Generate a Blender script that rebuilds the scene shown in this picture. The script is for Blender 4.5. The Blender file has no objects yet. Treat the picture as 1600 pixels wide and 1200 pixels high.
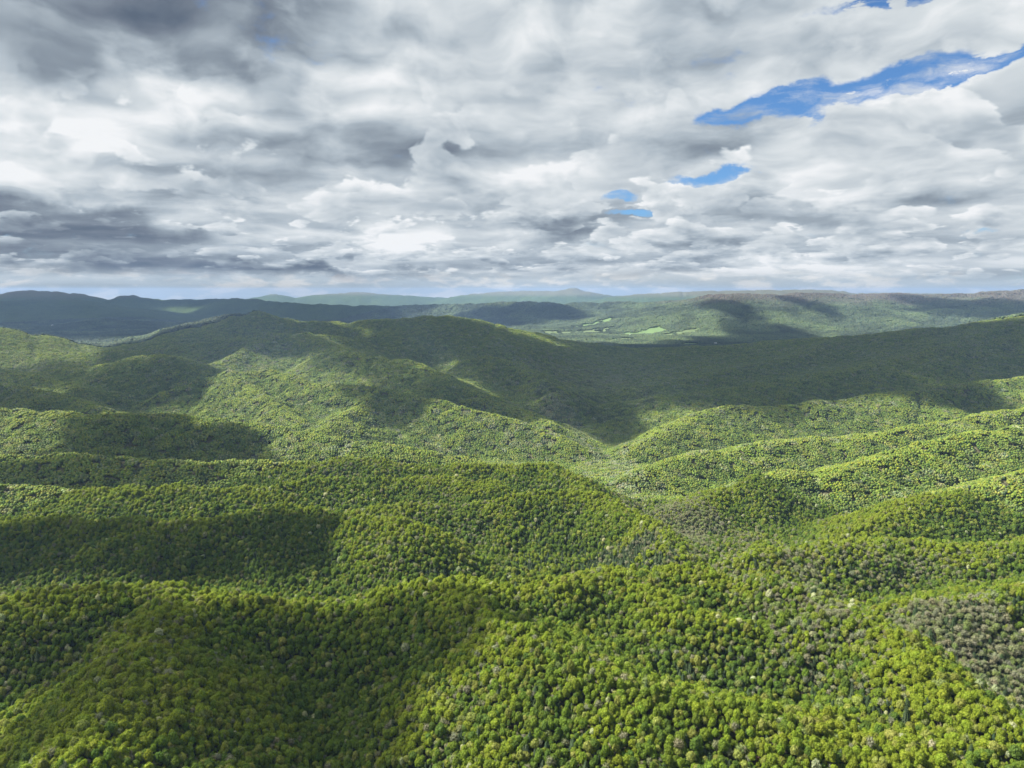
import bpy, math, random
import numpy as np
from mathutils import Vector

rng = np.random.default_rng(7)
random.seed(7)
scene = bpy.context.scene
R = math.radians
CAM_Z = 600.0

# ------------------------------------------------------------------ camera
cam_data = bpy.data.cameras.new("camera")
cam_data.sensor_fit = 'HORIZONTAL'
cam_data.sensor_width = 36.0
cam_data.lens = 36.0 * 1110 / 1600
cam_data.clip_start = 1.0
cam_data.clip_end = 120000.0
cam = bpy.data.objects.new("camera", cam_data)
cam.location = (0, 0, CAM_Z)
cam.rotation_euler = (R(90 - 7.4), 0, 0)
scene.collection.objects.link(cam)
scene.camera = cam

# ------------------------------------------------------------------ picture settings
scene.render.engine = 'CYCLES'
scene.view_settings.view_transform = 'Standard'
scene.view_settings.look = 'None'
scene.view_settings.gamma = 1.0
scene.view_settings.use_curve_mapping = False
EXPOSURE = 1.5
scene.view_settings.exposure = EXPOSURE
cy = scene.cycles
cy.use_denoising = True
cy.max_bounces = 6
cy.diffuse_bounces = 3
cy.transmission_bounces = 4
cy.glossy_bounces = 1
cy.volume_bounces = 0
cy.transparent_max_bounces = 48
cy.use_adaptive_sampling = True
cy.adaptive_threshold = 0.01
cy.sample_clamp_indirect = 4.0

# ------------------------------------------------------------------ sun
SUN_EL, SUN_AZ = 47.0, -80.0        # degrees; azimuth from +Y towards +X
sun_dir = Vector((math.sin(R(SUN_AZ)) * math.cos(R(SUN_EL)), math.cos(R(SUN_AZ)) * math.cos(R(SUN_EL)), math.sin(R(SUN_EL))))
sun_data = bpy.data.lights.new("sun", 'SUN')
sun_data.energy = 5.0
sun_data.angle = R(0.6)
sun_data.color = (1.0, 0.955, 0.88)
sun = bpy.data.objects.new("sun", sun_data)
sun.rotation_euler = (-sun_dir).to_track_quat('-Z', 'Y').to_euler()
sun.location = (-3000, 3000, 9000)
scene.collection.objects.link(sun)

# ------------------------------------------------------------------ sky
world = bpy.data.worlds.new("World")
scene.world = world
world.use_nodes = True
nt = world.node_tree
nt.nodes.clear()


class G:
    """small helper that writes shader nodes"""
    def __init__(self, tree):
        self.t = tree

    def put(self, socket, v):
        if isinstance(v, bpy.types.NodeSocket):
            self.t.links.new(v, socket)
        else:
            socket.default_value = v

    def m(self, op, a, b=None, c=None, clamp=False):
        n = self.t.nodes.new('ShaderNodeMath')
        n.operation = op
        n.use_clamp = clamp
        for i, v in enumerate((a, b, c)):
            if v is not None:
                self.put(n.inputs[i], v)
        return n.outputs[0]

    def v(self, op, a, b=None, scale=None):
        n = self.t.nodes.new('ShaderNodeVectorMath')
        n.operation = op
        self.put(n.inputs[0], a)
        if b is not None:
            self.put(n.inputs[1], b)
        if scale is not None:
            self.put(n.inputs['Scale'], scale)
        return n.outputs['Value'] if op in ('LENGTH', 'DISTANCE', 'DOT_PRODUCT') else n.outputs[0]

    def xyz(self, x, y, z=0.0):
        n = self.t.nodes.new('ShaderNodeCombineXYZ')
        for i, q in enumerate((x, y, z)):
            self.put(n.inputs[i], q)
        return n.outputs[0]

    def sep(self, v):
        n = self.t.nodes.new('ShaderNodeSeparateXYZ')
        self.put(n.inputs[0], v)
        return n.outputs

    def noise(self, vec, scale, detail=4, rough=.5, distort=0.0, dim='3D', lac=2.0):
        n = self.t.nodes.new('ShaderNodeTexNoise')
        n.noise_dimensions = dim
        self.put(n.inputs['Vector'], vec)
        n.inputs['Scale'].default_value = scale
        n.inputs['Detail'].default_value = detail
        n.inputs['Roughness'].default_value = rough
        n.inputs['Lacunarity'].default_value = lac
        n.inputs['Distortion'].default_value = distort
        return n.outputs

    def ramp(self, fac, stops, interp='LINEAR'):
        n = self.t.nodes.new('ShaderNodeValToRGB')
        n.color_ramp.interpolation = interp
        el = n.color_ramp.elements
        while len(el) < len(stops):
            el.new(0.5)
        for e, (p, c) in zip(el, stops):
            e.position = p
            e.color = (c, c, c, 1) if isinstance(c, (int, float)) else (*c, 1)
        self.put(n.inputs[0], fac)
        return n.outputs[0]

    def mix(self, fac, a, b, blend='MIX'):
        n = self.t.nodes.new('ShaderNodeMix')
        n.data_type = 'RGBA'
        n.blend_type = blend
        self.put(n.inputs[0], fac)
        for s, q in ((n.inputs[6], a), (n.inputs[7], b)):
            if isinstance(q, tuple):
                q = (*q[:3], 1)
            self.put(s, q)
        return n.outputs[2]

    def step(self, v, lo, hi):
        n = self.t.nodes.new('ShaderNodeMapRange')
        n.interpolation_type = 'SMOOTHSTEP'
        self.put(n.inputs[0], v)
        n.inputs[1].default_value = lo
        n.inputs[2].default_value = hi
        return n.outputs[0]


g = G(nt)
tc = nt.nodes.new('ShaderNodeTexCoord')
D = g.v('NORMALIZE', tc.outputs['Generated'])
dx, dy, dz = g.sep(D)
az = g.m('ARCTAN2', dx, dy)
el = g.m('ARCSINE', dz)
rise = g.m('LOGARITHM', g.m('MAXIMUM', g.m('ADD', el, 0.07), 0.02), math.e)
wob = g.v('SUBTRACT', g.noise(g.xyz(g.m('MULTIPLY', az, 2.6), rise), 3.0, 2, .5, dim='2D')[1], (.5, .5, .5))
ragged = g.v('SUBTRACT', g.noise(g.xyz(az, g.m('MULTIPLY', el, 1.5)), 9.0, 6, .56, dim='2D')[1], (.5, .5, .5))
# positions for the large masses: azimuth and elevation with ragged edges
pe = g.v('ADD', g.xyz(az, el, 0), g.v('MULTIPLY', ragged, (.10, .06, 0)))


def blob(cx, cy, sx, sy, rot, amp, total):
    """a soft elliptic mass: centre and half sizes in degrees of azimuth and elevation"""
    n = nt.nodes.new('ShaderNodeMapping')
    n.vector_type = 'TEXTURE'
    g.put(n.inputs[0], pe)
    n.inputs[1].default_value = (R(cx), R(cy), 0)
    n.inputs[2].default_value = (0, 0, R(rot))
    n.inputs[3].default_value = (R(sx), R(sy), 1)
    s = nt.nodes.new('ShaderNodeTexGradient')
    s.gradient_type = 'SPHERICAL'
    g.put(s.inputs[0], n.outputs[0])
    sm = g.step(s.outputs[1], 0.0, .75)
    return g.m('MULTIPLY_ADD', sm, amp, total)


tone = 0.0
for b in (
    (-27.84, 17.64, 26.84, 5.94, -3, -0.4),
    (-21.99, 15.28, 6.71, 3.61, -30, -0.08),
    (-14.84, 17.96, 7.74, 6.19, 15, -0.18),
    (-33.55, 13.06, 6.71, 2.06, 0, -0.15),
    (-27.23, 15.27, 3.10, 2.58, -20, 0.26),
    (-30.08, 12.17, 12.39, 3.10, 5, 0.22),
    (-22.09, 13.43, 6.71, 2.32, -10, 0.22),
    (-11.65, 16.10, 7.23, 4.13, 0, 0.34),
    (-32.83, 8.91, 11.36, 4.13, 0, 0.22),
    (-18.06, 16.06, 2.58, 3.10, 0, 0.3),
    (-16.04, 10.39, 11.36, 2.06, 15, -0.14),
    (-26.08, 8.45, 10.32, 2.06, 5, -0.08),
    (-20.21, 7.70, 10.32, 1.55, 12, -0.22),
    (-33.20, 3.81, 15.49, 2.84, 0, -0.42),
    (-24.74, 3.24, 13.42, 1.86, -3, -0.24),
    (-22.71, 1.44, 17.03, 1.03, -2, -0.45),
    (-33.09, 5.34, 10.32, 0.93, 0, -0.25),
    (-9.11, 1.29, 13.42, 0.72, 0, -0.28),
    (-7.94, 10.70, 6.71, 1.76, 0, -0.16),
    (-8.06, 4.02, 4.65, 1.86, 0, 0.34),
    (3.01, 7.71, 7.74, 3.10, 0, 0.2),
    (3.03, 5.29, 7.74, 1.03, 0, -0.25),
    (12.74, 11.45, 11.36, 2.06, 5, -0.2),
    (1.96, 17.27, 18.58, 6.19, 0, 0.08),
    (12.87, 7.06, 4.13, 1.81, 0, 0.28),
    (21.31, 12.02, 13.42, 4.13, 12, 0.08),
    (28.35, 15.69, 9.29, 4.13, 10, 0.14),
    (29.51, 9.63, 13.42, 4.65, 8, 0.08),
    (17.14, 5.76, 15.49, 1.14, 0, -0.14),
    (5.08, 2.40, 13.42, 0.83, 0, -0.24),
    (21.38, 1.69, 8.78, 1.24, 0, 0.3),
    (25.86, 5.43, 13.42, 1.03, 0, -0.12),
    (28.55, 6.79, 10.32, 1.55, 0, 0.1),
    (-4.93, 14.62, 15.49, 3.10, 0, 0.05),
    (21.55, 7.19, 6.19, 2.06, 0, 0.1),
    (-17.15, 5.53, 15.49, 1.24, 0, 0.1),
):
    tone = blob(*b, tone)
heap = 0.0
for b in (
    (-8.06, 3.87, 4.65, 1.76, 0, 0.7),
    (3.02, 6.99, 7.74, 3.10, 0, 0.7),
    (12.39, 6.98, 4.13, 2.06, 0, 0.7),
    (19.60, 1.47, 8.78, 1.55, 0, 0.6),
    (25.23, 1.87, 6.19, 1.55, 0, 0.5),
    (29.56, 3.10, 2.06, 1.03, 0, 0.6),
    (18.44, 7.33, 3.10, 2.58, 0, 0.5),
    (8.07, 3.53, 7.23, 1.55, 0, 0.5),
    (-26.12, 0.81, 7.74, 0.93, 0, 0.4),
    (16.32, 2.94, 6.19, 1.24, 0, 0.5),
    (33.70, 6.44, 4.13, 2.06, 0, 0.3),
    (-17.33, 0.77, 10.32, 0.72, 0, 0.3),
    (23.89, 3.49, 10.32, 1.55, 0, 0.35),
):
    heap = blob(*b, heap)
gap = 0.0
for b in (
    (24.97, 13.67, 14.97, 1.86, 7, 1.15),
    (18.64, 12.99, 5.68, 0.93, 8, 0.8),
    (30.68, 13.92, 5.68, 0.83, 8, 0.8),
    (15.17, 8.75, 4.65, 1.03, 3, 1.2),
    (9.23, 7.48, 3.10, 0.83, 0, 1),
    (9.51, 5.80, 3.61, 0.57, 0, 0.9),
    (28.13, 18.84, 8.78, 0.72, 0, 1.1),
    (34.39, 15.12, 2.06, 0.72, 30, 0.7),
    (21.69, 4.37, 2.58, 0.31, 0, 0.5),
    (32.82, 4.04, 4.13, 0.31, 0, 0.5),
):
    gap = blob(*b, gap)


gap = g.m('MULTIPLY', gap, g.step(g.noise(g.v('ADD', g.xyz(g.m('MULTIPLY', az, .8), g.m('MULTIPLY', el, 1.9)), g.v('SCALE', ragged, scale=.03)), 17.0, 6, .6, dim='2D')[0], .26, .44))


def puffy(vec, vscale, weight, detail):
    """a cloud field: slow masses with cauliflower heads on them"""
    n_ = g.noise(vec, 1.0, detail, .52, dim='2D')[0]
    vn = nt.nodes.new('ShaderNodeTexVoronoi')
    vn.voronoi_dimensions = '2D'
    vn.feature = 'F1'
    g.put(vn.inputs['Vector'], vec)
    vn.inputs['Scale'].default_value = vscale
    vn.inputs['Detail'].default_value = 2.5
    vn.inputs['Roughness'].default_value = .5
    return g.m('MULTIPLY_ADD', g.m('SUBTRACT', .45, vn.outputs['Distance']), weight, n_)


def heap_layer(lum_, cov_, sx, sy, seed, thr, soft, vweight, vs_, lo, hi, body, k, boost, strength):
    q_ = g.v('ADD', g.xyz(g.m('MULTIPLY_ADD', az, sx, seed), g.m('MULTIPLY', rise, sy)), g.v('ADD', g.v('SCALE', wob, scale=.30), g.v('SCALE', ragged, scale=.10)))
    f0 = puffy(q_, vs_, vweight, 7)
    f1 = puffy(g.v('ADD', q_, (-.09, .27, 0)), vs_, vweight, 4)
    fm = g.m('MULTIPLY_ADD', heap, boost, f0)
    fm = g.m('MULTIPLY_ADD', gap, -.17, fm)
    mk = g.m('MULTIPLY', g.m('MULTIPLY', g.step(fm, thr, thr + soft), g.step(el, *lo)), g.step(el, *hi))
    sh = g.m('MULTIPLY_ADD', g.m('SUBTRACT', f0, f1), k, body)
    sh = g.m('MULTIPLY_ADD', g.m('MINIMUM', g.m('SUBTRACT', fm, thr), .2), -1.5, sh)
    sh = g.m('MULTIPLY_ADD', tone, .80, g.m('MULTIPLY_ADD', heap, .10, sh))
    mx = nt.nodes.new('ShaderNodeMix')
    g.put(mx.inputs[0], g.m('MULTIPLY', mk, strength))
    g.put(mx.inputs[2], lum_)
    g.put(mx.inputs[3], sh)
    return mx.outputs[0], g.m('MAXIMUM', cov_, mk)


fine = g.noise(g.xyz(az, g.m('MULTIPLY', el, 2.0)), 30.0, 6, .6, dim='2D')[0]
# the soft high deck behind everything
qs = g.v('ADD', g.xyz(g.m('MULTIPLY', az, 3.4), g.m('MULTIPLY', rise, 2.6)), g.v('SCALE', wob, scale=.35))
s0 = g.noise(qs, 1.3, 8, .50, dim='2D')[0]
s1 = g.noise(g.v('ADD', qs, (-.10, .16, 0)), 1.3, 5, .5, dim='2D')[0]
streak = g.noise(g.v('ADD', g.xyz(g.m('MULTIPLY', az, 4.0), g.m('MULTIPLY', rise, 7.0)), g.v('SCALE', wob, scale=.4)), 1.3, 6, .55, dim='2D')[0]
dens = s0
lum = g.m('MULTIPLY_ADD', tone, .85, .67)
lum = g.m('MULTIPLY_ADD', g.m('SUBTRACT', s0, s1), 1.3, lum)
lum = g.m('MULTIPLY_ADD', g.m('SUBTRACT', streak, .5), .26, lum)
cover = g.m('ADD', g.m('MULTIPLY', gap, -1.0), g.m('MULTIPLY_ADD', g.m('SUBTRACT', s0, .5), 1.7, 1.12))
cover = g.m('MULTIPLY_ADD', g.m('SUBTRACT', fine, .5), .9, cover)
cov = g.step(cover, .12, .80)
# heaped clouds: large ones overhead, smaller and smaller rows towards the horizon
lum, cov = heap_layer(lum, cov, 3.6, 2.1, 3.0, .47, .14, .16, 2.2, (R(5), R(12)), (R(60), R(30)), .74, 1.2, .20, .8)
lum, cov = heap_layer(lum, cov, 6.0, 2.9, 12.0, .49, .06, .22, 1.9, (R(2), R(4)), (R(17), R(11)), .77, 1.6, .22, .9)
lum, cov = heap_layer(lum, cov, 10.0, 4.4, 22.0, .49, .06, .17, 1.9, (R(.6), R(1.6)), (R(9), R(5)), .77, 1.7, .20, .85)
lum, cov = heap_layer(lum, cov, 16.0, 6.4, 42.0, .51, .06, .15, 1.9, (R(.2), R(.8)), (R(4.5), R(2.5)), .80, 1.6, .16, .75)
SK = 1.0 / (0.1 * 2 ** EXPOSURE)
cloud_col = g.ramp(lum, [(0.0, (.11, .145, .20)), (.18, (.175, .21, .265)), (.36, (.265, .315, .37)), (.58, (.455, .52, .575)), (.80, (.68, .73, .76)), (1.0, (.90, .915, .93))])
sky = nt.nodes.new('ShaderNodeTexSky')
sky.sky_type = 'NISHITA'
sky.sun_disc = False
sky.sun_elevation = R(SUN_EL)
sky.sun_rotation = R(SUN_AZ)
sky.altitude = 800
blue = g.mix(1.0, sky.outputs[0], (.23, .36, .50), 'MULTIPLY')
veil = g.noise(g.v('ADD', g.xyz(g.m('MULTIPLY', az, .7), g.m('MULTIPLY', el, 2.2)), g.v('SCALE', ragged, scale=.06)), 15.0, 6, .6, dim='2D')[0]
cov = g.m('MAXIMUM', cov, g.m('MULTIPLY', g.step(veil, .44, .74), .75))
col = g.mix(cov, blue, g.v('SCALE', cloud_col, scale=SK))
# low small cumulus and pale air just over the horizon
lowmask = g.step(el, R(1.9), R(.5))
lowc = g.noise(g.xyz(g.m('MULTIPLY', az, 1.0), g.m('MULTIPLY', el, 3.4), 5.0), 16.0, 7, .6, .2, dim='2D')[0]
lowcol = g.mix(g.step(lowc, .47, .64), tuple(SK * c for c in (.50, .58, .63)), tuple(SK * c for c in (.80, .80, .77)))
col = g.mix(g.m('MULTIPLY', lowmask, .82), col, lowcol)
bg = nt.nodes.new('ShaderNodeBackground')
bg.inputs['Strength'].default_value = 0.1
g.put(bg.inputs['Color'], col)
wo = nt.nodes.new('ShaderNodeOutputWorld')
nt.links.new(bg.outputs[0], wo.inputs['Surface'])
world.cycles.sampling_method = 'MANUAL'
world.cycles.sample_map_resolution = 512


# ------------------------------------------------------------------ helpers
def new_mat(name):
    m = bpy.data.materials.new(name)
    m.use_nodes = True
    m.node_tree.nodes.clear()
    return m, G(m.node_tree)


def finish(m, shader):
    o = m.node_tree.nodes.new('ShaderNodeOutputMaterial')
    m.node_tree.links.new(shader, o.inputs['Surface'])
    return m


def diffuse(gg, color, rough=.9, normal=None, spec=.15):
    n = gg.t.nodes.new('ShaderNodeBsdfPrincipled')
    gg.put(n.inputs['Base Color'], (*color, 1) if isinstance(color, tuple) else color)
    n.inputs['Roughness'].default_value = rough
    n.inputs['Specular IOR Level'].default_value = spec
    if normal is not None:
        gg.put(n.inputs['Normal'], normal)
    return n.outputs[0]


def mesh_np(name, verts, faces, mats=(), smooth=None, fmat=None):
    """faces: int array (n,3) or (n,4)"""
    me = bpy.data.meshes.new(name)
    verts = np.asarray(verts, np.float32)
    faces = np.asarray(faces, np.int32)
    k = faces.shape[1]
    me.vertices.add(len(verts))
    me.vertices.foreach_set('co', verts.ravel())
    me.loops.add(faces.size)
    me.loops.foreach_set('vertex_index', faces.ravel())
    me.polygons.add(len(faces))
    me.polygons.foreach_set('loop_start', np.arange(0, faces.size, k, dtype=np.int32))
    for mt in mats:
        me.materials.append(mt)
    if smooth is not None:
        me.polygons.foreach_set('use_smooth', np.broadcast_to(np.asarray(smooth, bool), (len(faces),)).copy())
    if fmat is not None:
        me.polygons.foreach_set('material_index', np.asarray(fmat, np.int32))
    me.update(calc_edges=True)
    me.validate()
    return me


def add(name, data, parent=None, **props):
    o = bpy.data.objects.new(name, data)
    scene.collection.objects.link(o)
    if parent is not None:
        o.parent = parent
    for k_, v_ in props.items():
        o[k_] = v_
    return o


def hash2(ix, iy, seed):
    h = (ix.astype(np.int64) * 374761393 + iy.astype(np.int64) * 668265263 + seed * 974634777) & 0xffffffff
    h = ((h ^ (h >> 13)) * 1274126177) & 0xffffffff
    return ((h ^ (h >> 16)) & 0xffffff) / float(0xffffff)


def perlin(x, y, seed=0):
    ix, iy = np.floor(x), np.floor(y)
    fx, fy = x - ix, y - iy
    u, v = fx * fx * fx * (fx * (fx * 6 - 15) + 10), fy * fy * fy * (fy * (fy * 6 - 15) + 10)

    def gr(jx, jy):
        a = hash2(ix + jx, iy + jy, seed) * 2 * np.pi
        return np.cos(a) * (fx - jx) + np.sin(a) * (fy - jy)
    return ((gr(0, 0) * (1 - u) + gr(1, 0) * u) * (1 - v) + (gr(0, 1) * (1 - u) + gr(1, 1) * u) * v) * 1.5


def fbm(x, y, octaves=4, seed=0, gain=.5):
    s, a, f = 0, 1, 1
    for i in range(octaves):
        s = s + a * perlin(x * f + 17.3 * i, y * f - 9.1 * i, seed + i)
        a *= gain
        f *= 2
    return s


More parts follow.
